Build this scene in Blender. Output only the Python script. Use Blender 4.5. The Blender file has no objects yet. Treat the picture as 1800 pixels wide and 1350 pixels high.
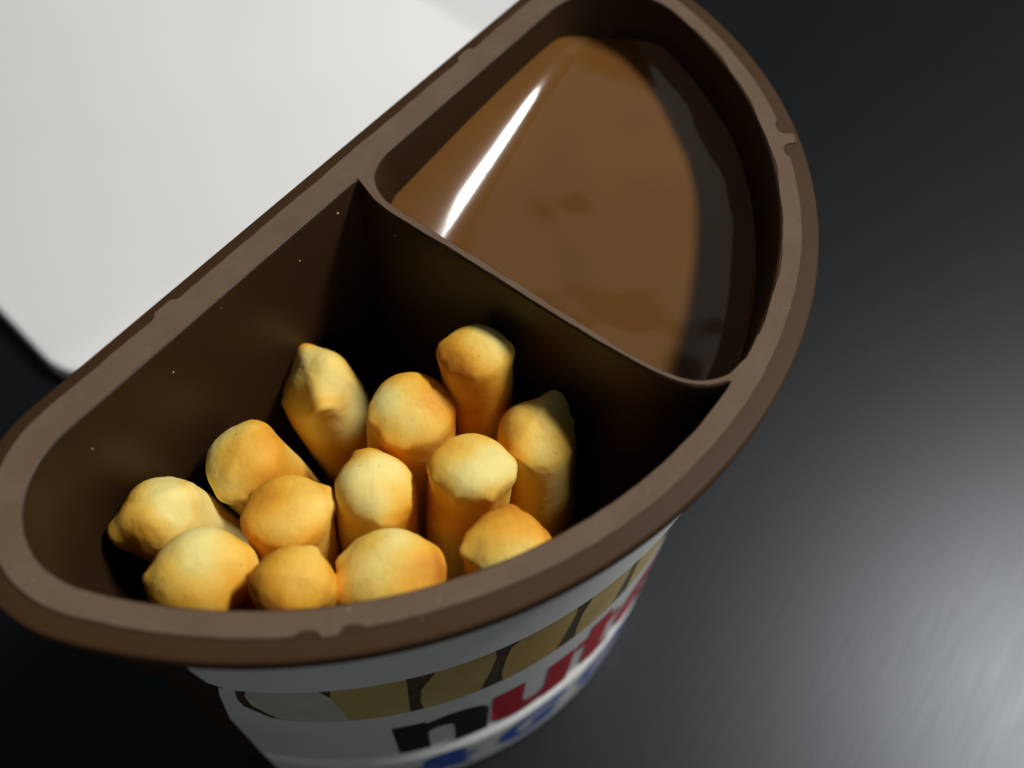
import bpy, bmesh, math, random
from mathutils import Vector, Matrix, noise

random.seed(4)
scene = bpy.context.scene
COL = scene.collection
MM = 0.001
H = 0.081                                   # height of the cup rim above the table

# ------------------------------------------------------------------ camera
cam_data = bpy.data.cameras.new("camera")
cam = bpy.data.objects.new("camera", cam_data)
COL.objects.link(cam)
right = Vector((0.58050757, -0.81374911, 0.02869391))
down = Vector((-0.67030432, -0.4975906, -0.55054129))
fwd = Vector((0.4622803, 0.30035974, -0.83431466))
m = Matrix((right, -down, -fwd)).transposed().to_4x4()
m.translation = Vector((-0.04926657, -0.05753493, 0.07048615 + H))
cam.matrix_world = m
cam_data.sensor_width = 36
cam_data.lens = 36 * 1666.64 / 1800
cam_data.clip_start = 0.005
cam_data.clip_end = 50
cam_data.dof.use_dof = True
cam_data.dof.focus_distance = 0.094
cam_data.dof.aperture_fstop = 16
scene.camera = cam

# ------------------------------------------------------------------ light
world = bpy.data.worlds.new("World")
scene.world = world
world.use_nodes = True
bg = world.node_tree.nodes["Background"]
bg.inputs[0].default_value = (0.92, 0.97, 1.0, 1)
bg.inputs[1].default_value = 0.05

LAMP_DIR = Vector((0.495, -0.35, 0.81)).normalized()
lamp_data = bpy.data.lights.new("ceiling_lamp", 'AREA')       # a long tube lamp, out of frame on the right
lamp_data.shape = 'RECTANGLE'
lamp_data.size = 0.44
lamp_data.size_y = 0.14
lamp_data.energy = 27
lamp_data.color = (1.0, 0.98, 0.95)
lamp = bpy.data.objects.new("ceiling_lamp", lamp_data)
COL.objects.link(lamp)
lamp.location = Vector((0, -0.03, H)) + LAMP_DIR * 1.6
tube = Vector((0.77, 0.63, 0))
tube = (tube - LAMP_DIR * tube.dot(LAMP_DIR)).normalized()
lamp.rotation_euler = Matrix((tube, LAMP_DIR.cross(tube), LAMP_DIR)).transposed().to_euler()

ceil_data = bpy.data.lights.new("ceiling_fill", 'AREA')         # added fill in place of ceiling bounce, sized for its reflection in the spread
ceil_data.shape = 'RECTANGLE'
ceil_data.size = 1.15
ceil_data.size_y = 1.0
ceil_data.energy = 1.15
ceil_data.color = (1.0, 0.94, 0.85)
ceil = bpy.data.objects.new("ceiling_fill", ceil_data)
COL.objects.link(ceil)
ceil.location = (0.98, 0.42, 1.9)
ceil.rotation_euler = (0, 0, math.radians(20))

front_data = bpy.data.lights.new("front_fill", 'AREA')            # added soft fill lamp on the viewer's side, brightening the label
front_data.shape = 'RECTANGLE'
front_data.size = 1.5
front_data.size_y = 0.8
front_data.energy = 2.5
front_data.color = (0.96, 0.98, 1.0)
front = bpy.data.objects.new("front_fill", front_data)
COL.objects.link(front)
front.location = (-0.75, -1.35, 0.62)
front.rotation_euler = (Vector((-0.75, -1.35, 0.62)) - Vector((0, -0.03, 0.05))).to_track_quat('Z', 'Y').to_euler()

scene.view_settings.view_transform = 'Standard'
scene.view_settings.look = 'None'
scene.view_settings.exposure = 0.0
scene.view_settings.gamma = 1.0
scene.cycles.use_denoising = True
scene.cycles.max_bounces = 8
scene.cycles.caustics_reflective = False


# ------------------------------------------------------------------ helpers
def material(name, colour, rough=0.5, spec=0.5):
    mt = bpy.data.materials.new(name)
    mt.use_nodes = True
    b = mt.node_tree.nodes["Principled BSDF"]
    b.inputs["Base Color"].default_value = (*colour, 1)
    b.inputs["Roughness"].default_value = rough
    b.inputs["Specular IOR Level"].default_value = spec
    return mt, mt.node_tree.nodes, mt.node_tree.links, b


def node(ns, kind, **inp):
    n = ns.new(kind)
    for k, v in inp.items():
        n.inputs[k.replace('_', ' ')].default_value = v
    return n


def ramp(ns, stops):
    r = ns.new("ShaderNodeValToRGB")
    e = r.color_ramp.elements
    while len(e) < len(stops):
        e.new(0.5)
    for el, (p, c) in zip(e, stops):
        el.position = p
        el.color = (*c, 1) if len(c) == 3 else c
    return r


def noise_bump(ns, ls, b, coord, scale, strength, dist, detail=4):
    n = node(ns, "ShaderNodeTexNoise", Scale=scale, Detail=detail)
    ls.new(coord, n.inputs["Vector"])
    bp = node(ns, "ShaderNodeBump", Strength=strength, Distance=dist)
    ls.new(n.outputs["Fac"], bp.inputs["Height"])
    ls.new(bp.outputs["Normal"], b.inputs["Normal"])
    return n, bp


def link_mesh(name, me, mat, parent=None, smooth=True):
    o = bpy.data.objects.new(name, me)
    COL.objects.link(o)
    if mat:
        me.materials.append(mat)
    if smooth:
        me.polygons.foreach_set("use_smooth", [True] * len(me.polygons))
    if parent:
        o.parent = parent
    return o


def from_bm(name, bm, mat, parent=None, smooth=True, sharp=None):
    me = bpy.data.meshes.new(name)
    bmesh.ops.recalc_face_normals(bm, faces=bm.faces)
    bm.to_mesh(me)
    bm.free()
    o = link_mesh(name, me, mat, parent, smooth)
    if sharp:
        me.set_sharp_from_angle(angle=math.radians(sharp))
    return o


def tag(o, label, cat=None, group=None, kind=None):
    o["label"] = label
    if cat:
        o["category"] = cat
    if group:
        o["group"] = group
    if kind:
        o["kind"] = kind
    return o


# ------------------------------------------------------------------ materials
def mat_table():
    mt, ns, ls, b = material("dark_table_laminate", (0.0042, 0.0052, 0.0062), 0.40, 0.34)
    b.inputs["Specular Tint"].default_value = (0.86, 0.92, 1.0, 1)
    tc = ns.new("ShaderNodeTexCoord")
    mp = ns.new("ShaderNodeMapping")
    mp.inputs["Rotation"].default_value = (0, 0, math.radians(-4))
    mp.inputs["Scale"].default_value = (80, 1100, 300)
    ls.new(tc.outputs["Object"], mp.inputs["Vector"])
    n = node(ns, "ShaderNodeTexNoise", Scale=1.0, Detail=5, Roughness=0.6)
    ls.new(mp.outputs["Vector"], n.inputs["Vector"])
    n2 = node(ns, "ShaderNodeTexNoise", Scale=2600.0, Detail=2)
    ls.new(tc.outputs["Object"], n2.inputs["Vector"])
    mx = node(ns, "ShaderNodeMath")
    mx.operation = 'MULTIPLY_ADD'
    mx.inputs[1].default_value = 0.25
    ls.new(n2.outputs["Fac"], mx.inputs[0])
    ls.new(n.outputs["Fac"], mx.inputs[2])
    bp = node(ns, "ShaderNodeBump", Strength=0.11, Distance=0.00010)
    ls.new(mx.outputs[0], bp.inputs["Height"])
    ls.new(bp.outputs["Normal"], b.inputs["Normal"])
    mr = node(ns, "ShaderNodeMapRange")
    mr.inputs["To Min"].default_value = 0.32
    mr.inputs["To Max"].default_value = 0.39
    ls.new(n.outputs["Fac"], mr.inputs["Value"])
    ls.new(mr.outputs["Result"], b.inputs["Roughness"])
    return mt


def mat_plastic(name, c0, c1, r0, r1, spec):
    mt, ns, ls, b = material(name, c0, r0, spec)
    tc = ns.new("ShaderNodeTexCoord")
    n = node(ns, "ShaderNodeTexNoise", Scale=45.0, Detail=5)
    ls.new(tc.outputs["Object"], n.inputs["Vector"])
    r = ramp(ns, [(0.3, c0), (0.75, c1)])
    ls.new(n.outputs["Fac"], r.inputs[0])
    ls.new(r.outputs[0], b.inputs["Base Color"])
    mr = node(ns, "ShaderNodeMapRange")
    mr.inputs["To Min"].default_value = r0
    mr.inputs["To Max"].default_value = r1
    ls.new(n.outputs["Fac"], mr.inputs["Value"])
    ls.new(mr.outputs["Result"], b.inputs["Roughness"])
    noise_bump(ns, ls, b, tc.outputs["Object"], 700, 0.12, 0.00015)
    return mt


def mat_seal():
    mt, ns, ls, b = material("matte_seal_film", (0.13, 0.092, 0.072), 0.65, 0.14)
    tc = ns.new("ShaderNodeTexCoord")
    n = node(ns, "ShaderNodeTexNoise", Scale=160.0, Detail=7, Roughness=0.65)
    ls.new(tc.outputs["Object"], n.inputs["Vector"])
    r = ramp(ns, [(0.25, (0.122, 0.079, 0.049)), (0.55, (0.142, 0.094, 0.061)), (0.8, (0.168, 0.115, 0.078))])
    ls.new(n.outputs["Fac"], r.inputs[0])
    v = node(ns, "ShaderNodeTexVoronoi", Scale=420.0)
    ls.new(tc.outputs["Object"], v.inputs["Vector"])
    rs = ramp(ns, [(0.02, (0.7, 0.7, 0.7)), (0.05, (0, 0, 0))])
    ls.new(v.outputs["Distance"], rs.inputs[0])
    mx = ns.new("ShaderNodeMixRGB")
    mx.inputs["Color2"].default_value = (0.34, 0.27, 0.20, 1)
    ls.new(rs.outputs[0], mx.inputs["Fac"])
    ls.new(r.outputs[0], mx.inputs["Color1"])
    ls.new(mx.outputs[0], b.inputs["Base Color"])
    noise_bump(ns, ls, b, tc.outputs["Object"], 1500, 0.35, 0.0001)
    return mt


def mat_spread():
    mt, ns, ls, b = material("hazelnut_spread", (0.155, 0.068, 0.022), 0.10, 0.5)
    tc = ns.new("ShaderNodeTexCoord")
    n = node(ns, "ShaderNodeTexNoise", Scale=55.0, Detail=3)
    ls.new(tc.outputs["Object"], n.inputs["Vector"])
    r = ramp(ns, [(0.3, (0.140, 0.060, 0.0135)), (0.7, (0.162, 0.071, 0.0170))])
    ls.new(n.outputs["Fac"], r.inputs[0])
    ls.new(r.outputs[0], b.inputs["Base Color"])
    b.inputs["Subsurface Weight"].default_value = 0.12
    b.inputs["Subsurface Radius"].default_value = (0.0015, 0.0008, 0.0004)
    b.inputs["Subsurface Scale"].default_value = 1.0
    noise_bump(ns, ls, b, tc.outputs["Object"], 80, 0.06, 0.0006, 2)
    return mt


def mat_bread():
    mt, ns, ls, b = material("baked_breadstick_crust", (0.7, 0.4, 0.1), 0.62, 0.3)
    tc = ns.new("ShaderNodeTexCoord")
    oi = ns.new("ShaderNodeObjectInfo")
    ad = ns.new("ShaderNodeVectorMath")
    ad.operation = 'ADD'
    ls.new(tc.outputs["Object"], ad.inputs[0])
    ls.new(oi.outputs["Random"], ad.inputs[1])
    at = ns.new("ShaderNodeAttribute")
    at.attribute_name = "toast"
    n = node(ns, "ShaderNodeTexNoise", Scale=170.0, Detail=5, Roughness=0.6)
    ls.new(ad.outputs[0], n.inputs["Vector"])
    sm = ns.new("ShaderNodeMath")
    sm.operation = 'MULTIPLY_ADD'
    sm.inputs[1].default_value = 0.55
    ls.new(n.outputs["Fac"], sm.inputs[0])
    ls.new(at.outputs["Fac"], sm.inputs[2])
    r = ramp(ns, [(0.20, (0.88, 0.74, 0.26)), (0.42, (0.88, 0.58, 0.105)), (0.66, (0.82, 0.40, 0.032)), (0.92, (0.54, 0.18, 0.012))])
    ls.new(sm.outputs[0], r.inputs[0])
    # tiny dark baked specks
    v = node(ns, "ShaderNodeTexVoronoi", Scale=420.0)
    ls.new(ad.outputs[0], v.inputs["Vector"])
    rs = ramp(ns, [(0.03, (0.45, 0.45, 0.45)), (0.09, (0, 0, 0))])
    ls.new(v.outputs["Distance"], rs.inputs[0])
    mx = ns.new("ShaderNodeMixRGB")
    mx.inputs["Color2"].default_value = (0.34, 0.15, 0.03, 1)
    ls.new(rs.outputs[0], mx.inputs["Fac"])
    ls.new(r.outputs[0], mx.inputs["Color1"])
    ls.new(mx.outputs[0], b.inputs["Base Color"])
    b.inputs["Subsurface Weight"].default_value = 0.12
    b.inputs["Subsurface Radius"].default_value = (0.0016, 0.0009, 0.0003)
    b.inputs["Subsurface Scale"].default_value = 1.0
    nb, bp = noise_bump(ns, ls, b, ad.outputs[0], 900, 0.45, 0.00022, 6)
    return mt


def mat_print(name, c0, c1, scale=120, rough=0.42):
    mt, ns, ls, b = material(name, c0, rough, 0.4)
    tc = ns.new("ShaderNodeTexCoord")
    n = node(ns, "ShaderNodeTexNoise", Scale=scale, Detail=4)
    ls.new(tc.outputs["Object"], n.inputs["Vector"])
    r = ramp(ns, [(0.32, c0), (0.68, c1)])
    ls.new(n.outputs["Fac"], r.inputs[0])
    ls.new(r.outputs[0], b.inputs["Base Color"])
    return mt


TABLE = mat_table()
PLASTIC = mat_plastic("brown_plastic", (0.026, 0.0125, 0.0045), (0.033, 0.0160, 0.0058), 0.40, 0.54, 0.28)
LIT_PLASTIC = mat_plastic("lit_brown_plastic", (0.049, 0.0240, 0.0090), (0.060, 0.0300, 0.0120), 0.54, 0.68, 0.16)  # same plastic as the pockets, the lit rim's brightness painted into its colour
SEAL = mat_seal()
SPREAD = mat_spread()
BREAD = mat_bread()
WHITE_FILM = mat_print("white_label_film", (0.70, 0.72, 0.70), (0.76, 0.77, 0.75), 60, 0.38)
BOARD = mat_print("white_satin_board", (0.83, 0.835, 0.82), (0.86, 0.86, 0.85), 25, 0.45)
BOARD2 = mat_print("pale_grey_sheet", (0.70, 0.71, 0.71), (0.73, 0.735, 0.735), 25, 0.5)
PRINT_DARK = mat_print("printed_dark_brown", (0.055, 0.038, 0.018), (0.095, 0.065, 0.028))
PRINT_TAN = mat_print("printed_biscuit_tan", (0.44, 0.28, 0.080), (0.54, 0.44, 0.17), 70)
PRINT_PALE = mat_print("printed_cream", (0.50, 0.49, 0.39), (0.60, 0.58, 0.48))
PRINT_BLACK = mat_print("printed_black", (0.010, 0.010, 0.012), (0.016, 0.016, 0.018))
PRINT_RED = mat_print("printed_red", (0.44, 0.012, 0.028), (0.50, 0.018, 0.036))
PRINT_BLUE = mat_print("printed_blue", (0.035, 0.095, 0.46), (0.05, 0.13, 0.52))
CRUMB = mat_print("crumb", (0.70, 0.52, 0.28), (0.85, 0.72, 0.5))

# ------------------------------------------------------------------ setting
bm = bmesh.new()
bmesh.ops.create_cube(bm, size=1)
bmesh.ops.scale(bm, vec=(1.8, 1.2, 0.03), verts=bm.verts)
bmesh.ops.translate(bm, vec=(0.15, 0.1, -0.015), verts=bm.verts)
table = from_bm("table_top", bm, TABLE, smooth=False)
tag(table, "dark charcoal table top with fine brushed grain under the cup", kind="structure")


def rounded_slab(name, x0, x1, y0, y1, rad, z0, z1, mat, rot=0.0):
    bm = bmesh.new()
    pts = []
    for cx, cy, a0 in ((x1 - rad, y0 + rad, -90), (x1 - rad, y1 - rad, 0), (x0 + rad, y1 - rad, 90), (x0 + rad, y0 + rad, 180)):
        for i in range(13):
            a = math.radians(a0 + 90 * i / 12)
            pts.append((cx + rad * math.cos(a), cy + rad * math.sin(a)))
    cx, cy = (x0 + x1) / 2, (y0 + y1) / 2
    e = 0.0012
    prof = [(e, z0), (0, z0 + e), (0, z1 - e), (e * 0.3, z1 - e * 0.3), (e, z1)]
    rings = []
    for ins, z in prof:
        ring = []
        for (x, y) in pts:
            d = Vector((x - cx, y - cy))
            sx = 1 - ins / (x1 - x0) * 2
            sy = 1 - ins / (y1 - y0) * 2
            ring.append(bm.verts.new((d.x * sx, d.y * sy, z)))
        rings.append(ring)
    n = len(pts)
    for a, b in zip(rings[:-1], rings[1:]):
        for i in range(n):
            bm.faces.new((a[i], a[(i + 1) % n], b[(i + 1) % n], b[i]))
    bm.faces.new(rings[-1])
    bm.faces.new(list(reversed(rings[0])))
    o = from_bm(name, bm, mat, sharp=40)
    o.location = (cx, cy, 0)
    o.rotation_euler = (0, 0, rot)
    return o


board = rounded_slab("white_board", -0.063, 0.063, -0.14, 0.14, 0.011, 0.0008, 0.0046, BOARD, math.radians(-8))
board.location = (-0.0165 + 0.063 * 0.990 + 0.14 * 0.139, 0.0575 - 0.063 * 0.139 + 0.14 * 0.990, 0)
tag(board, "white board with rounded corner lying behind the brown cup", "board")
sheet = rounded_slab("grey_sheet", 0.085, 0.26, 0.040, 0.36, 0.012, 0.0001, 0.0007, BOARD2)
tag(sheet, "pale grey sheet at top edge, mostly covered by white board", "sheet")

# ------------------------------------------------------------------ cup geometry (mm, z measured from the rim)
R, YC, RF = 52.475, 0.543, 13.18


def dring(t, tc=None, n=(90, 36, 260)):
    """D outline moved inward by t on the arc and tc on the straight side; always the same point count."""
    tc = t if tc is None else tc
    rad = R - t
    rf = max(RF - (t + tc) / 2, 4.0)
    cy = -tc - rf
    rr = rad - rf
    xc = math.sqrt(rr * rr - (cy - YC) ** 2)
    a0 = math.atan2(cy - YC, xc)
    pts = []
    for i in range(n[0]):
        pts.append((-xc + 2 * xc * i / n[0], -tc))
    for i in range(n[1]):
        a = math.pi / 2 + (a0 - math.pi / 2) * i / n[1]
        pts.append((xc + rf * math.cos(a), cy + rf * math.sin(a)))
    a1 = -math.pi - a0
    for i in range(n[2]):
        a = a0 + (a1 - a0) * i / n[2]
        pts.append((rad * math.cos(a), YC + rad * math.sin(a)))
    for i in range(n[1]):
        a = a1 + (-1.5 * math.pi - a1) * i / n[1]
        pts.append((-xc + rf * math.cos(a), cy + rf * math.sin(a)))
    return pts


def smooth_path(pts, per=8):
    """Catmull-Rom through the points (open)."""
    P = [Vector(p) for p in pts]
    P = [P[0] * 2 - P[1]] + P + [P[-1] * 2 - P[-2]]
    out = []
    for i in range(1, len(P) - 2):
        a, b, c, d = P[i - 1:i + 3]
        for k in range(per):
            t = k / per
            out.append(tuple(0.5 * (2 * b + (c - a) * t + (2 * a - 5 * b + 4 * c - d) * t * t + (3 * b - a - 3 * c + d) * t ** 3)))
    out.append(tuple(P[-2]))
    return out


# divider: the two long edges of its top, from the straight wall to the arc
div_stick = smooth_path([(0.75, -4.72), (0.2, -6.2), (-0.45, -7.9), (-0.8, -10.1), (-0.95, -13.5), (-1.1, -19.1), (-1.3, -23.7),
                         (-1.5, -28.1), (-1.7, -33.6), (-1.75, -38.5), (-1.55, -42.4), (-0.9, -45.0), (0.3, -46.7), (1.6, -47.75)])
div_spread = smooth_path([(5.9, -4.6), (4.6, -4.85), (3.3, -5.3), (2.2, -6.0), (1.2, -7.2), (0.5, -8.9), (0.2, -11.0), (0.1, -14.7), (-0.05, -19.6),
                          (-0.3, -25.8), (-0.65, -31.3), (-0.9, -36.3), (-0.95, -39.5), (-0.8, -42.0), (-0.45, -43.9), (0.15, -45.2),
                          (1.1, -46.3), (2.4, -47.1), (4.0, -47.4)])
inner = dring(4.14, 4.62)
RIN = R - 4.14


def inner_part(side):
    """Points of the inner D on one side of the divider, from the arc end round to the straight side."""
    n = len(inner)
    if side == 'stick':     # from the foot of the divider on the arc, clockwise through the left corner to the straight side
        idx = [i for i in range(126, n) if inner[i][0] < 1.0] + [i for i in range(0, 90) if inner[i][0] < 0.3]
        return [inner[i] for i in idx]
    idx = [i for i in range(0, 90) if inner[i][0] > 6.4] + list(range(90, 126)) + [i for i in range(126, n) if inner[i][0] > 4.6]
    return [inner[i] for i in idx]       # from the straight side through the right corner to the foot


stick_wall = inner_part('stick')
spread_wall = inner_part('spread')
# stick loop: divider edge (straight side -> arc) then back along the wall
stick_loop = div_stick + stick_wall
# spread loop: wall from straight side to arc, then back along the divider
spread_loop = spread_wall + list(reversed(div_spread))


def offset_loop(loop, d):
    """Closed loop moved by d along its outward normal."""
    n = len(loop)
    area = sum(loop[i][0] * loop[(i + 1) % n][1] - loop[(i + 1) % n][0] * loop[i][1] for i in range(n))
    sgn = 1 if area > 0 else -1
    out = []
    for i in range(n):
        a, b, c = Vector(loop[i - 1]), Vector(loop[i]), Vector(loop[(i + 1) % n])
        t1, t2 = (b - a).normalized(), (c - b).normalized()
        n1 = Vector((t1.y, -t1.x)) * sgn
        n2 = Vector((t2.y, -t2.x)) * sgn
        nn = n1 + n2
        if nn.length < 1e-4:
            nn = n1
        nn.normalize()
        k = min(1 / max(nn.dot(n1), 0.5), 1.6)
        out.append((b.x + nn.x * d * k, b.y + nn.y * d * k))
    return out


def ring(bm, loop, z):
    return [bm.verts.new((x * MM, y * MM, z * MM)) for x, y in loop]


def loft(bm, rings, closed=True):
    for a, b in zip(rings[:-1], rings[1:]):
        n = len(a)
        for i in range(n if closed else n - 1):
            j = (i + 1) % n
            bm.faces.new((a[i], a[j], b[j], b[i]))


def fill(bm, loops):
    edges = []
    for lp in loops:
        n = len(lp)
        for i in range(n):
            e = bm.edges.get((lp[i], lp[(i + 1) % n]))
            edges.append(e if e else bm.edges.new((lp[i], lp[(i + 1) % n])))
    bmesh.ops.triangle_fill(bm, use_beauty=True, use_dissolve=False, edges=edges)


cup = bpy.data.objects.new("snack_cup", None)
COL.objects.link(cup)
cup.location = (0, 0, H)
cup.empty_display_size = 0.02
tag(cup, "half round brown plastic snack cup with two compartments and white printed label", "snack cup")

EDGE = [(0.30, 0.0), (0.14, -0.05), (0.04, -0.16), (0.0, -0.32)]       # rounded lip (offset into the plate, z)


def wall_rings(bm, loop, z_end, draft, steps=10, z0=-0.32):
    rs = []
    cx = (min(p[0] for p in loop) + max(p[0] for p in loop)) / 2
    cy = (min(p[1] for p in loop) + max(p[1] for p in loop)) / 2
    for o, z in EDGE:
        rs.append(ring(bm, offset_loop(loop, o), z))
    for i in range(1, steps + 1):
        z = z0 + (z_end - z0) * i / steps
        k = 1 + draft * z                    # moulding draft: the pocket narrows downwards
        rs.append(ring(bm, [(cx + (x - cx) * k, cy + (y - cy) * k) for x, y in loop], z))
    return rs


n_div = len(div_stick)
n_dsp = len(div_spread)

# --- stick compartment: the walls behind the divider edge are the divider's own
bm = bmesh.new()
rs = wall_rings(bm, stick_loop, -77.0, 0.0025, 14)
nl = len(stick_loop)
keep = []
for a, b in zip(rs[:-1], rs[1:]):
    for i in range(n_div - 1, nl):
        j = (i + 1) % nl
        bm.faces.new((a[i], a[j], b[j], b[i]))
bm.faces.new(rs[-1])
bmesh.ops.delete(bm, geom=[v for v in bm.verts if not v.link_faces], context='VERTS')
stick_pocket = from_bm("stick_compartment", bm, PLASTIC, cup, sharp=35)

# --- spread compartment
bm = bmesh.new()
rs = wall_rings(bm, spread_loop, -30.0, 0.0020, 8)
loft(bm, rs)
bm.faces.new(rs[-1])
from_bm("spread_compartment", bm, PLASTIC, cup, sharp=35)

# --- divider: top strip, stick-side wall
bm = bmesh.new()
so = offset_loop(stick_loop, 0.30)
po = offset_loop(spread_loop, 0.30)
top_a = so[:n_div]
top_b = po[len(spread_wall):]            # arc -> straight side
poly = ring(bm, top_a + top_b, 0.0)
fill(bm, [poly])
rs = wall_rings(bm, stick_loop, -77.0, 0.0025, 14)
for a, b in zip(rs[:-1], rs[1:]):
    for i in range(0, n_div - 1):
        bm.faces.new((a[i], a[i + 1], b[i + 1], b[i]))
bmesh.ops.delete(bm, geom=[v for v in bm.verts if not v.link_faces], context='VERTS')
bmesh.ops.remove_doubles(bm, verts=bm.verts, dist=1e-6)
from_bm("divider", bm, PLASTIC, cup, sharp=35)

# --- rim: flat plate round both openings and the stepped outer lip
bm = bmesh.new()
hole = so[n_div - 1:] + [so[0]] + [top_b[-1]] + po[:len(spread_wall)] + [top_b[0]]
inner_ring = ring(bm, hole, 0.0)
lip = [(2.05, 0.0), (1.85, -0.02), (1.74, -0.09), (1.62, -0.12), (0.26, -0.22), (0.08, -0.30), (0.0, -0.50), (0.02, -1.7), (0.15, -2.0), (0.6, -2.15), (2.9, -2.3)]
rs = [ring(bm, dring(t, t * 0.79), z) for t, z in lip]
loft(bm, rs)
fill(bm, [rs[0], inner_ring])
from_bm("rim", bm, LIT_PLASTIC, cup, sharp=50)

# --- outer body
bm = bmesh.new()
body_prof = [(2.7, -2.1), (3.0, -18.4), (3.15, -18.9), (3.5, -19.1), (4.1, -19.2), (4.35, -19.6), (5.3, -48.0), (6.3, -79.2), (6.9, -80.6), (8.2, -81.0)]
rs = [ring(bm, dring(t, t * 0.9), z) for t, z in body_prof]
loft(bm, rs)
bm.faces.new(rs[-1])
from_bm("body", bm, PLASTIC, cup, sharp=30)


def wall_t(z):
    for (t0, z0), (t1, z1) in zip(body_prof[:-1], body_prof[1:]):
        if z0 >= z >= z1:
            return t0 + (t1 - t0) * (z0 - z) / max(z0 - z1, 1e-6)
    return body_prof[-1][0]


# --- seal film left on the rim: slightly proud, with wavy edges and four pull tabs
def wav(x, y, amp, sc, seed=0.0):
    return amp * noise.noise(Vector((x * sc, y * sc, seed)))


def bump(q, flat, soft):
    k = min(max((abs(q) - flat) / soft, 0.0), 1.0)
    return 1 - k * k * (3 - 2 * k)


def seal_outer():
    base = dring(1.95, 1.5, n=(420, 70, 1100))
    outp = []
    for i, (x, y) in enumerate(base):
        if y > -1.6:                      # straight side
            nx, ny = 0.0, 1.0
            s = x
            d = wav(x, y, 0.14, 0.12, 3.1) + wav(x, y, 0.07, 0.6, 1.7)
            for c in (-22.6, 23.6):
                q = abs(s - c)
                if q < 3.2:
                    d += 0.45 * bump(q, 0.8, 0.8) - 0.06 * bump(q - 2.3, 0.3, 0.9)
        else:
            a = math.atan2(y - YC, x)
            nx, ny = math.cos(a), math.sin(a)
            deg = math.degrees(a)
            d = wav(x, y, 0.16, 0.10, 7.7) + wav(x, y, 0.06, 0.7, 2.2)
            q = (deg + 48.6) * 0.9          # mm along the arc
            if abs(q) < 3.6:
                d += 1.20 * bump(q, 0.62, 0.28) - 0.40 * bump(abs(q) - 1.9, 0.4, 0.9)
            q = (deg + 136.6) * 0.9
            if abs(q) < 3.4:
                d += 0.28 * bump(q, 0.6, 0.4) - 0.40 * bump(abs(q) - 1.7, 0.35, 0.9)
        outp.append((x + nx * d, y + ny * d))
    return outp


def seal_hole(loop, base):
    o = offset_loop(loop, base)
    res = []
    for (x, y), (x0, y0) in zip(o, loop):
        dx, dy = x - x0, y - y0
        l = math.hypot(dx, dy) or 1
        k = wav(x, y, 0.07, 0.45, 5.5) + wav(x, y, 0.04, 1.3, 9.5)
        if x > 8 and y < -20:
            k += wav(x, y, 0.30, 0.22, 4.4) + 0.08
        res.append((x + dx / l * k, y + dy / l * k))
    return res


bm = bmesh.new()
loops = [seal_outer(), seal_hole(stick_loop, 0.20), seal_hole(spread_loop, 0.22)]
tops = [ring(bm, lp, 0.07) for lp in loops]
fill(bm, tops)
outer_low = ring(bm, loops[0], -0.24)
loft(bm, [tops[0], outer_low])
for lp, tp in zip(loops[1:], tops[1:]):
    loft(bm, [tp, ring(bm, offset_loop(lp, -0.03), -0.02)])
from_bm("seal_film", bm, SEAL, cup, sharp=40)

# ------------------------------------------------------------------ label film and its print
ARC = 47.6                                   # mm of arc per radian for laying print on the wall


def on_wall(s, z, proud):
    a = -math.pi / 2 + s / ARC
    r = R - wall_t(z) + proud
    return Vector((r * math.cos(a) * MM, (YC + r * math.sin(a)) * MM, z * MM))


def patch(name, loops, proud, mat, parent, thick=0.0, xs=1.5, ys=6.0):
    bm = bmesh.new()
    lv = [[bm.verts.new((x, z, 0)) for x, z in lp] for lp in loops]
    fill(bm, lv)
    x0 = min(v.co.x for v in bm.verts)
    x1 = max(v.co.x for v in bm.verts)
    z0 = min(v.co.y for v in bm.verts)
    z1 = max(v.co.y for v in bm.verts)
    for step, lo, hi, axis in ((xs, x0, x1, 0), (ys, z0, z1, 1)):
        k = math.floor(lo / step) + 1
        while k * step < hi:
            co = Vector((0, 0, 0))
            no = Vector((0, 0, 0))
            co[axis] = k * step
            no[axis] = 1
            bmesh.ops.bisect_plane(bm, geom=bm.verts[:] + bm.edges[:] + bm.faces[:], plane_co=co, plane_no=no)
            k += 1
    for v in bm.verts:
        v.co = on_wall(v.co.x, v.co.y, proud)
    for f in bm.faces:                       # face outward
        f.normal_update()
        c = f.calc_center_median()
        if f.normal.dot(Vector((c.x, c.y - YC * MM, 0))) < 0:
            f.normal_flip()
    me = bpy.data.meshes.new(name)
    bm.to_mesh(me)
    bm.free()
    o = link_mesh(name, me, mat, parent)
    if thick:
        md = o.modifiers.new("thickness", 'SOLIDIFY')
        md.thickness = thick * MM
        md.offset = -1
    return o


def rrect(x0, x1, z0, z1, r, n=6):
    out = []
    for cx, cz, a0 in ((x1 - r, z0 + r, -90), (x1 - r, z1 - r, 0), (x0 + r, z1 - r, 90), (x0 + r, z0 + r, 180)):
        for i in range(n + 1):
            a = math.radians(a0 + 90 * i / n)
            out.append((cx + r * math.cos(a), cz + r * math.sin(a)))
    return out


def sdeg(d):
    return math.radians(d + 90) * ARC


SL = sdeg(-152.6)
patch("label_collar", [[(SL, -2.4), (SL, -13.0), (SL + 0.6, -16.4), (SL + 2.2, -18.3), (-SL - 2.2, -18.3), (-SL - 0.6, -16.4), (-SL, -13.0), (-SL, -2.4)]], 0.12, WHITE_FILM, cup)
lab = [(SL + 2.5, -19.75), (SL + 1.2, -20.0), (SL + 0.3, -20.8), (SL - 0.2, -22.2), (SL - 1.4, -28), (SL - 3.2, -40), (SL - 3.8, -60), (SL - 3.9, -79.0)]
label = patch("label", [lab + [(-x, z) for x, z in reversed(lab)]], 0.12, WHITE_FILM, cup)

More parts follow.
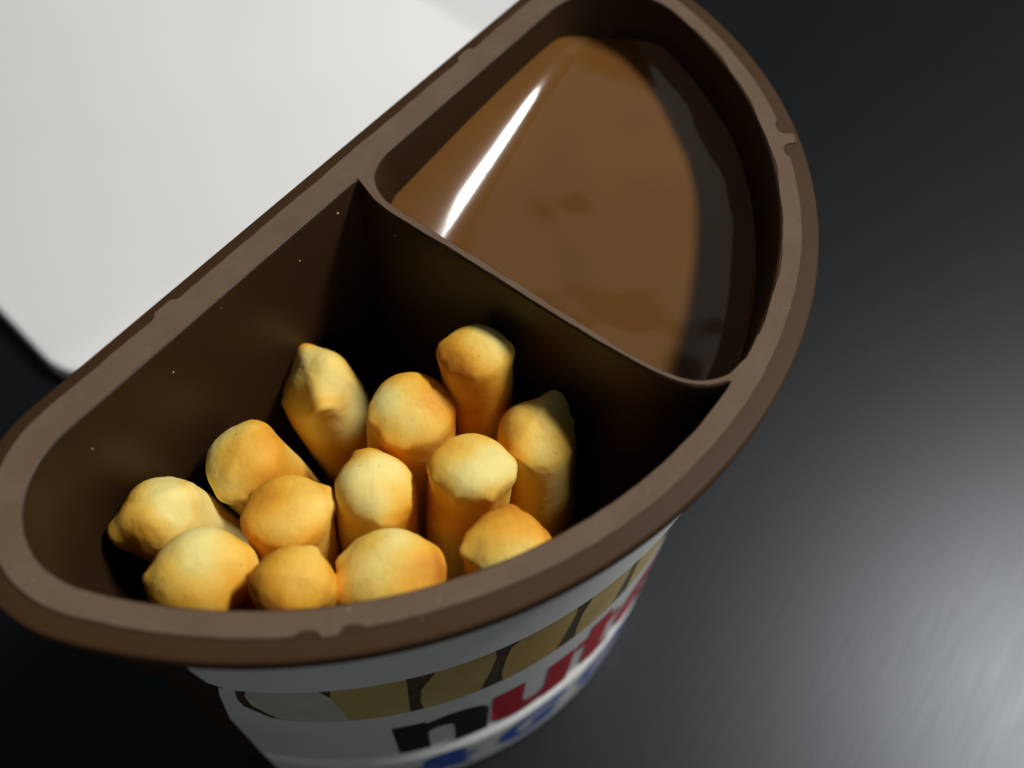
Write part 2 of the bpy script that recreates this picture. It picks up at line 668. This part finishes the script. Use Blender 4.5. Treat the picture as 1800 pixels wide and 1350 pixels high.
# the printed picture of breadsticks along the top of the label
pic = [(SL + 3.2, -20.3), (SL + 2.0, -21.0), (SL + 1.2, -23), (SL + 0.4, -28), (SL + 0.4, -31), (SL + 2.5, -35.5), (SL + 7, -36.5), (-SL - 1, -36.5), (-SL - 2.5, -20.3)]
patch("printed_picture", [pic], 0.17, PRINT_DARK, label)
patch("printed_spread", [[(SL + 3.6, -20.9), (SL + 2.6, -22), (SL + 1.6, -26), (SL + 1.5, -30), (SL + 3.2, -35.2), (SL + 7, -36.3), (SL + 13.4, -36.3),
                          (SL + 13.0, -30), (SL + 10, -25.5), (SL + 8.6, -21.2), (SL + 6.0, -20.7)]], 0.20, PRINT_PALE, label)
edges = [(-141.0, -131.0), (-130.4, -120.0), (-119.4, -108.4), (-107.8, -98.2), (-97.6, -87), (-86.4, -75.5), (-75, -64), (-63.5, -53), (-52.4, -42), (-41.4, -30)]
for k, (d0, d1) in enumerate(edges):
    x0, x1 = sdeg(d0), sdeg(d1)
    if k == 0:
        lp = [(x0 + 0.9, -21.6), (x0 + 0.4, -26), (x0 + 1.2, -36.2), (x1 - 0.6, -36.2), (x1 - 0.4, -30), (x1 - 0.2, -21.4)]
    else:
        tilt = (1.6, 2.4, 1.0, 2.0)[k % 4]
        lp = [(x0 + tilt, -24.4 + 2.2 * (k % 2)), (x0 + 0.5, -28), (x0 + 0.2, -33), (x0 + 0.5, -36.2), (x1 - 1.8, -36.2), (x1 - 0.8, -31), (x1 - 0.1, -25.5),
              (x1 - 0.4, -22.0), (x1 - 2.2, -20.9), (x0 + 3.4, -21.9 + 1.0 * (k % 2))]
    patch("printed_biscuit", [lp], 0.23, PRINT_TAN, label)

# the lettering: red and black word, blue line under it
ZT, ZB = -43.2, -57.6


def arcpts(cx, cz, rx, rz, a0, a1, n=10):
    return [(cx + rx * math.cos(math.radians(a0 + (a1 - a0) * i / n)), cz + rz * math.sin(math.radians(a0 + (a1 - a0) * i / n))) for i in range(n + 1)]


def letter_n(x, w=11.8):
    s = 4.0
    outl = [(x, ZT), (x + s, ZT), (x + s, ZT - 1.0)] + arcpts(x + w - 4.2, ZT - 3.6, 4.2, 4.0, 110, 0, 10) + \
           [(x + w, ZB), (x + s + 3.4, ZB), (x + s + 3.4, ZB + 0.3)]
    inn = arcpts(x + s + 1.75, ZT - 6.0, 1.65, 1.9, 0, 180, 10)
    return outl[:-1] + inn + [(x + s + 0.1, ZB), (x, ZB)]


def rot180(lp, cx, cz):
    return [(2 * cx - px, 2 * cz - pz) for px, pz in lp]


def letter_t(x):
    return [(x + 1.7, ZT + 3.4), (x + 5.5, ZT + 3.4), (x + 5.5, ZT), (x + 7.6, ZT), (x + 7.6, ZT - 2.8), (x + 5.5, ZT - 2.8), (x + 5.5, ZB + 3.2), (x + 6.1, ZB + 2.6),
            (x + 7.6, ZB + 2.7), (x + 7.6, ZB + 0.1), (x + 4.6, ZB - 0.1), (x + 2.4, ZB + 0.9), (x + 1.7, ZB + 3.2), (x + 1.7, ZT - 2.8), (x, ZT - 2.8), (x, ZT), (x + 1.7, ZT)]


def letter_l(x):
    return [(x, ZT + 5.6), (x + 3.9, ZT + 5.6), (x + 3.9, ZB), (x, ZB)]


def letter_e(x):
    cx, cz = x + 5.6, (ZT + ZB) / 2
    o = arcpts(cx, cz, 5.7, 7.4, -38, 0 + 360 - 12, 30)
    o = arcpts(cx, cz, 5.7, 7.4, -12, 0, 2) + arcpts(cx, cz, 5.7, 7.4, 5, 322, 34)
    o += [(cx + 1.4, cz - 3.6)] + arcpts(cx, cz - 1.6, 1.7, 2.7, 300, 180, 8) + [(cx - 1.8, cz - 1.4), (cx + 5.6, cz - 1.4)]
    hole = arcpts(cx, cz + 1.6, 1.7, 2.2, 0, 180, 10)
    return [o, hole]


def letter_a(x):
    cx, cz = x + 5.2, (ZT + ZB) / 2
    outl = [(x + 11.2, ZT), (x + 11.2, ZB), (x + 7.4, ZB), (x + 7.4, ZB + 0.5)] + arcpts(cx, cz, 5.2, 7.3, 300, 60, 24) + [(x + 7.4, ZT - 0.5), (x + 7.4, ZT)]
    hole = arcpts(cx + 0.5, cz, 1.7, 3.4, 0, 345, 18)
    return [outl, hole]


LX = -37.2
patch("printed_letter", [letter_n(LX)], 0.20, PRINT_BLACK, label)
ux = LX + 12.3
patch("printed_letter", [rot180(letter_n(ux), ux + 5.9, (ZT + ZB) / 2)], 0.20, PRINT_RED, label)
patch("printed_letter", [letter_t(LX + 24.6)], 0.20, PRINT_RED, label)
patch("printed_letter", letter_e(LX + 32.6), 0.20, PRINT_RED, label)
patch("printed_letter", [letter_l(LX + 44.6)], 0.20, PRINT_RED, label)
patch("printed_letter", [letter_l(LX + 49.4)], 0.20, PRINT_RED, label)
patch("printed_letter", letter_a(LX + 54.2), 0.20, PRINT_RED, label)


def text_patch(chars, x, z, size, proud, mat, parent, shear=0.25, name="printed_letter"):
    for ch, dx in chars:
        cu = bpy.data.curves.new("glyph", 'FONT')
        cu.body = ch
        cu.size = size
        cu.offset = 0.045 * size
        cu.shear = shear
        cu.resolution_u = 5
        tmp = bpy.data.objects.new("glyph", cu)
        me = bpy.data.meshes.new_from_object(tmp)
        bpy.data.objects.remove(tmp)
        bpy.data.curves.remove(cu)
        bm = bmesh.new()
        bm.from_mesh(me)
        bpy.data.meshes.remove(me)
        for v in bm.verts:
            v.co = Vector((v.co.x + x + dx, v.co.y + z, 0))
        xs = [v.co.x for v in bm.verts]
        k = math.floor(min(xs) / 1.5) + 1
        while k * 1.5 < max(xs):
            bmesh.ops.bisect_plane(bm, geom=bm.verts[:] + bm.edges[:] + bm.faces[:], plane_co=(k * 1.5, 0, 0), plane_no=(1, 0, 0))
            k += 1
        for v in bm.verts:
            v.co = on_wall(v.co.x, v.co.y, proud)
        for f in bm.faces:
            f.normal_update()
            c = f.calc_center_median()
            if f.normal.dot(Vector((c.x, c.y, 0))) < 0:
                f.normal_flip()
        me = bpy.data.meshes.new(name)
        bm.to_mesh(me)
        bm.free()
        link_mesh(name, me, mat, parent, False)


text_patch([("&", 0), ("G", 13.0), ("O", 27.5), ("!", 42.5)], -37.5, -75.0, 15.0, 0.20, PRINT_BLUE, label)

# ------------------------------------------------------------------ hazelnut spread
def spread_height(x, y):
    """mm below the rim; the spread is slumped up against the straight wall and clings to the arc wall."""
    base = -13.5 + 0.19 * (x - 4.0 * math.log1p(math.exp((x - 33) / 4.0)))
    # swoop toward the straight wall
    ax, ay, bx, by = 7.1, -12.1, 38.6, -6.8
    L = math.hypot(bx - ax, by - ay)
    d = ((bx - ax) * (y - ay) - (by - ay) * (x - ax)) / L          # >0 toward the straight wall
    d += 0.30 * noise.noise(Vector((x * 0.055, y * 0.055, 1.3)))
    w = 1.3
    h = 0.66 * w * math.log1p(math.exp(d / w))
    # cling to the arc wall
    da = RIN - math.hypot(x, y - YC)
    h += 2.0 * math.exp(-max(da, -0.5) / 1.4)
    h += 0.8 * math.exp(-max(x + 0.6, 0) / 1.3)
    ds = -4.6 - y
    h += 0.5 * math.exp(-max(ds, 0) / 0.9)
    calm = 1 / (1 + math.exp((d + 3.5) / 1.2))                     # ripples fade out on the swoop
    h += calm * 0.36 * noise.noise(Vector((x * 0.11, y * 0.11, 6.1))) + calm * 0.07 * noise.noise(Vector((x * 0.24, y * 0.24, 2.1))) + 0.05 * (y + 22)
    return min(base + h, -2.5)


bm = bmesh.new()
lp = offset_loop(spread_loop, 0.05)
cx = sum(p[0] for p in lp) / len(lp)
cy = sum(p[1] for p in lp) / len(lp)
NR = 56
rings_ = []
for k in range(NR, 0, -1):
    f = (k / NR) ** 0.85
    rings_.append([bm.verts.new(((cx + (x - cx) * f) * MM, (cy + (y - cy) * f) * MM, spread_height(cx + (x - cx) * f, cy + (y - cy) * f) * MM)) for x, y in lp])
skirt = [bm.verts.new((x * MM, y * MM, -29.5 * MM)) for x, y in offset_loop(spread_loop, -1.15)]
loft(bm, [skirt] + rings_)
c = bm.verts.new((cx * MM, cy * MM, spread_height(cx, cy) * MM))
for i in range(len(lp)):
    bm.faces.new((rings_[-1][i], rings_[-1][(i + 1) % len(lp)], c))
bm.faces.new(list(reversed(skirt)))
spread = from_bm("hazelnut_spread", bm, SPREAD, sharp=60)
spread.location = (0, 0, H)
tag(spread, "glossy brown hazelnut chocolate spread filling the right hand compartment", "spread")

# ------------------------------------------------------------------ breadsticks
# top x,y,z  bottom x,y,z (mm from rim centre)  diameter  pinch direction
STICKS = [
    (-14.28, -8.77, -13.43, -7.68, -17.11, -76.5, 9.41, -0.564, -0.824, 0.052),
    (-12.83, -22.46, -8.1, -17.5, -18.4, -76.5, 9.49, 0.885, -0.457, -0.09),
    (-5.6, -24.6, -4.7, -9.15, -30.25, -76.5, 7.74, 0.555, -0.831, 0.037),
    (-7.25, -33.29, -8.65, -9.28, -39.08, -76.5, 8.93, 0.97, 0.08, 0.0),
    (-21.59, -24.82, -8.16, -25.05, -22.54, -76.5, 8.73, -0.612, -0.791, 0.005),
    (-15.28, -31.6, -6.8, -17.31, -27.3, -76.5, 8.67, 0.577, -0.814, -0.069),
    (-20.03, -38.96, -6.39, -17.36, -36.51, -76.5, 8.06, 0.593, -0.805, -0.006),
    (-28.25, -32, -6.7, -25.3, -31.58, -76.5, 10.28, 0.831, -0.555, 0.033),
    (-34.21, -26.65, -4.55, -33.27, -23.95, -76.5, 7.64, 0.511, -0.859, -0.026),
    (-37.69, -18.7, -6.64, -38.84, -11.98, -76.5, 9.96, 0.837, -0.544, -0.068),
    (-28.48, -19.8, -8.88, -30.38, -15.84, -76.5, 8.92, 0.867, -0.495, -0.055),
    (-26.5, -10.8, -12.0, -13.12, -10.62, -76.5, 9.02, -0.92, -0.338, -0.196),
    (-36.0, -8.8, -9.9, -21.64, -10.95, -76.5, 8.93, -0.879, 0.432, -0.203),
]
LABELS = [
    "olive tan breadstick leaning against the back wall, its end pinched like a chisel",
    "orange breadstick with flat shouldered end, in front of the one nearest the divider",
    "breadstick standing nearest the top of the divider, round end with two side nubs",
    "breadstick beside the dark empty corner, pointed nub at its upper right",
    "pale yellow breadstick with smooth oval end in the middle of the bunch",
    "tall breadstick with broad pale end, just right of the smooth oval one",
    "small round breadstick end by the near rim, rightmost of the front row",
    "breadstick at the near rim with a nub at its left, second from right in front",
    "deep orange breadstick with one dark side, between two paler ones at the near rim",
    "large pale breadstick end at the near rim, leftmost of the front row",
    "golden breadstick with blunt barrel shaped end and a dark speck, behind the front row",
    "breadstick leaning left against the back wall, below the chisel ended one",
    "lemon shaped breadstick end pointing left, nearest the rounded left corner",
]


# dome length, corner lift, nub sizes, slant, toasting of the crown and of the shaft
CAPS = [
    (1.10, 0.70, 0.09, 0.03, 0.55, 0.24, 0.20),
    (0.75, 0.22, 0.04, 0.02, 0.20, 0.34, 0.46),
    (0.72, 0.26, 0.07, 0.07, 0.00, 0.26, 0.16),
    (1.05, 0.70, 0.11, 0.04, 0.20, 0.24, 0.00),
    (0.95, 0.18, 0.02, 0.07, -0.20, 0.02, 0.46),
    (0.66, 0.25, 0.05, 0.03, -0.25, 0.08, 0.48),
    (0.68, 0.22, 0.06, 0.05, 0.00, 0.30, 0.26),
    (0.82, 0.24, 0.05, 0.09, 0.10, 0.22, 0.30),
    (0.90, 0.20, 0.03, 0.05, 0.10, 0.44, 0.56),
    (0.95, 0.20, 0.05, 0.02, 0.12, 0.16, 0.26),
    (0.62, 0.26, 0.08, 0.03, -0.10, 0.36, 0.36),
    (0.78, 0.26, 0.07, 0.04, 0.10, 0.32, 0.04),
    (1.25, 0.42, 0.14, 0.04, 0.15, 0.22, 0.06),
]


def make_stick(idx, spec):
    tx, ty, tz, bx, by, bz, dia, ux, uy, uz = spec
    T = Vector((tx, ty, tz)) * MM
    B = Vector((bx, by, bz)) * MM
    ax = (T - B)
    L = ax.length
    ax.normalize()
    u = Vector((ux, uy, uz))
    u = (u - ax * u.dot(ax)).normalized()
    v = ax.cross(u)
    rng = random.Random(100 + idx)
    r = dia * 0.475 * MM
    le = r * CAPS[idx][0]                     # how far the end domes out
    pinch = CAPS[idx][1]                      # how high the two pinched corners rise (0..1 of the dome)
    nub_a, nub_b = CAPS[idx][2] * r, CAPS[idx][3] * r
    slant = CAPS[idx][4]
    seed = idx * 7.31
    NA = 72
    bm = bmesh.new()
    tl = bm.verts.layers.float.new("toast")
    pale_dir = rng.uniform(0, 6.28)
    half = L / 2

    def emit(p, ca, sa, s, crown):
        q = p / MM
        n1 = noise.noise(Vector((q.x * 0.17, q.y * 0.17, q.z * 0.17 + seed)))
        n2 = noise.noise(Vector((q.x * 0.55 + seed, q.y * 0.55, q.z * 0.55)))
        n3 = noise.noise(Vector((q.x * 1.7 + seed, q.y * 1.7, q.z * 1.7)))
        n4 = noise.noise(Vector((q.x * 4.0 + seed, q.y * 4.0, q.z * 4.0)))
        rad = p - ax * p.dot(ax)
        if rad.length > 1e-7:
            p = p + rad.normalized() * (0.12 * n1 + 0.03 * n2 + 0.022 * n3 + 0.022 * n4) * MM * min(1, rad.length / (0.6 * r))
        p = p + ax * (0.05 * n2 + 0.022 * n3 + 0.022 * n4) * MM * crown
        vv = bm.verts.new(p)
        rr = min(rad.length / r, 1.0)
        ang = math.atan2(sa, ca)
        side = math.cos(ang - pale_dir) * rr                       # one side baked paler than the other
        patchy = noise.noise(Vector((q.x * 0.22 + seed, q.y * 0.22 - seed, q.z * 0.12)))
        t = -0.04 + CAPS[idx][5] * crown + CAPS[idx][6] * (1 - crown) - 0.26 * side + 0.38 * patchy
        t += 0.22 * math.exp(-((rr - 0.93) / 0.09) ** 2) * (0.35 + 0.65 * abs(ca) ** 3) * (0.3 + 0.7 * crown)   # browned corners
        vv[tl] = t
        return vv

    def cap(sign):
        """rings of the closing end from the rim of the shaft to the crown"""
        out = []
        NC = 20
        for i in range(NC + 1):
            rho = math.cos(i / NC * math.pi / 2) if i < NC else 0.02
            ringv = []
            for k in range(NA):
                a = 2 * math.pi * k / NA
                ca, sa = math.cos(a), math.sin(a)
                c6 = abs(ca) ** 8
                lift = le * pinch * c6                             # the corners sit higher than the sides
                dome = math.sqrt(max(1 - rho ** 2.5, 0))
                flat = math.sqrt(max(1 - (rho * sa) ** 2, 0)) * (1 - 0.30 * (rho * abs(ca)) ** 2.5)
                h = lift + (le - lift) * (dome * (1 - 0.5 * pinch) + 0.5 * pinch * max(flat - flat_edge(sa), 0) / max(1 - flat_edge(sa), 0.05))
                nub = (nub_a if ca > 0 else nub_b) * math.exp(-((abs(ca) - 1) / 0.07) ** 2) * math.exp(-((rho - 0.97) / 0.12) ** 2)
                ridge = 0.018 * r * math.exp(-((rho * sa) / 0.16) ** 2) * (1 - rho ** 4)
                h += ridge + slant * r * rho * sa * dome + nub * 0.45
                spur = noise.noise(Vector((ca * 2.6 + seed, sa * 2.6, 4.4)))
                pr = r * rho + nub + 0.22 * r * max(0, spur - 0.27) * math.exp(-((rho - 0.94) / 0.07) ** 2)
                if rho > 0.9:
                    pr -= 0.05 * r * (rho - 0.9) / 0.1 * (1 - c6)
                p = u * (pr * ca) + v * (pr * sa) + ax * (sign * (half - le + h))
                ringv.append(emit(p, ca, sa, half, 0.35 + 0.65 * dome))
            out.append(ringv)
        return out

    def flat_edge(sa):
        return math.sqrt(max(1 - sa * sa, 0)) * (1 - 0.30 * math.sqrt(max(1 - sa * sa, 0)) ** 2.5)

    top = cap(1)
    bot = cap(-1)
    shaft = []
    nsh = 44
    for i in range(1, nsh):
        f = i / nsh
        s = (half - le) * (1 - 2 * f)
        ringv = []
        for k in range(NA):
            a = 2 * math.pi * k / NA
            ca, sa = math.cos(a), math.sin(a)
            lift = le * pinch * abs(ca) ** 8
            off = lift * (1 - f) ** 6 - lift * f ** 6
            rr = r * (1 - 0.05 * math.exp(-f / 0.02) - 0.05 * math.exp(-(1 - f) / 0.02) + 0.015 * math.sin(f * 21 + seed))
            p = u * (rr * ca) + v * (rr * sa) + ax * (s + off)
            ringv.append(emit(p, ca, sa, s, 0.35 * math.exp(-f / 0.08)))
        shaft.append(ringv)
    loft(bm, list(reversed(top)) + shaft + bot)
    for cr, sg in ((top[-1], 1), (bot[-1], -1)):
        cc = sum((x.co for x in cr), Vector()) / NA
        c = bm.verts.new(cc)
        c[tl] = cr[0][tl]
        for k in range(NA):
            bm.faces.new((cr[k], cr[(k + 1) % NA], c) if sg > 0 else (cr[(k + 1) % NA], cr[k], c))
    o = from_bm("breadstick", bm, BREAD)
    # keep the origin at the stick's foot
    mid = (T + B) / 2
    o.data.transform(Matrix.Translation(mid - B))
    o.location = B + Vector((0, 0, H))
    tag(o, LABELS[idx], "breadstick", "breadsticks standing in the snack cup")
    return o


for i, sp in enumerate(STICKS):
    make_stick(i, sp)

# ------------------------------------------------------------------ crumbs on the walls
bm = bmesh.new()
rng = random.Random(11)
spots = []
for _ in range(26):
    z = -rng.uniform(0.6, 34)
    spots.append((rng.uniform(-38, -2), -4.62 + 0.035 * z - 0.02, z, rng.uniform(0.04, 0.13)))
for _ in range(10):
    spots.append((-1.3 - rng.uniform(0.0, 0.2), -rng.uniform(9, 40), -rng.uniform(1, 14), rng.uniform(0.04, 0.10)))
for _ in range(7):
    a = math.radians(rng.uniform(-178, -10))
    rr = R - rng.uniform(1.2, 4.0)
    spots.append((rr * math.cos(a), YC + rr * math.sin(a), 0.06 if rr < R - 2.2 else -0.15, rng.uniform(0.04, 0.10)))
for x, y, z, s in spots:
    res = bmesh.ops.create_icosphere(bm, subdivisions=1, radius=s * MM)
    for v in res['verts']:
        v.co *= rng.uniform(0.7, 1.25)
        v.co += Vector((x, y, z)) * MM
crumbs = from_bm("crumbs", bm, CRUMB)
crumbs.location = (0, 0, H)
tag(crumbs, "tiny pale crumbs stuck to the cup walls and rim", "crumbs", kind="stuff")
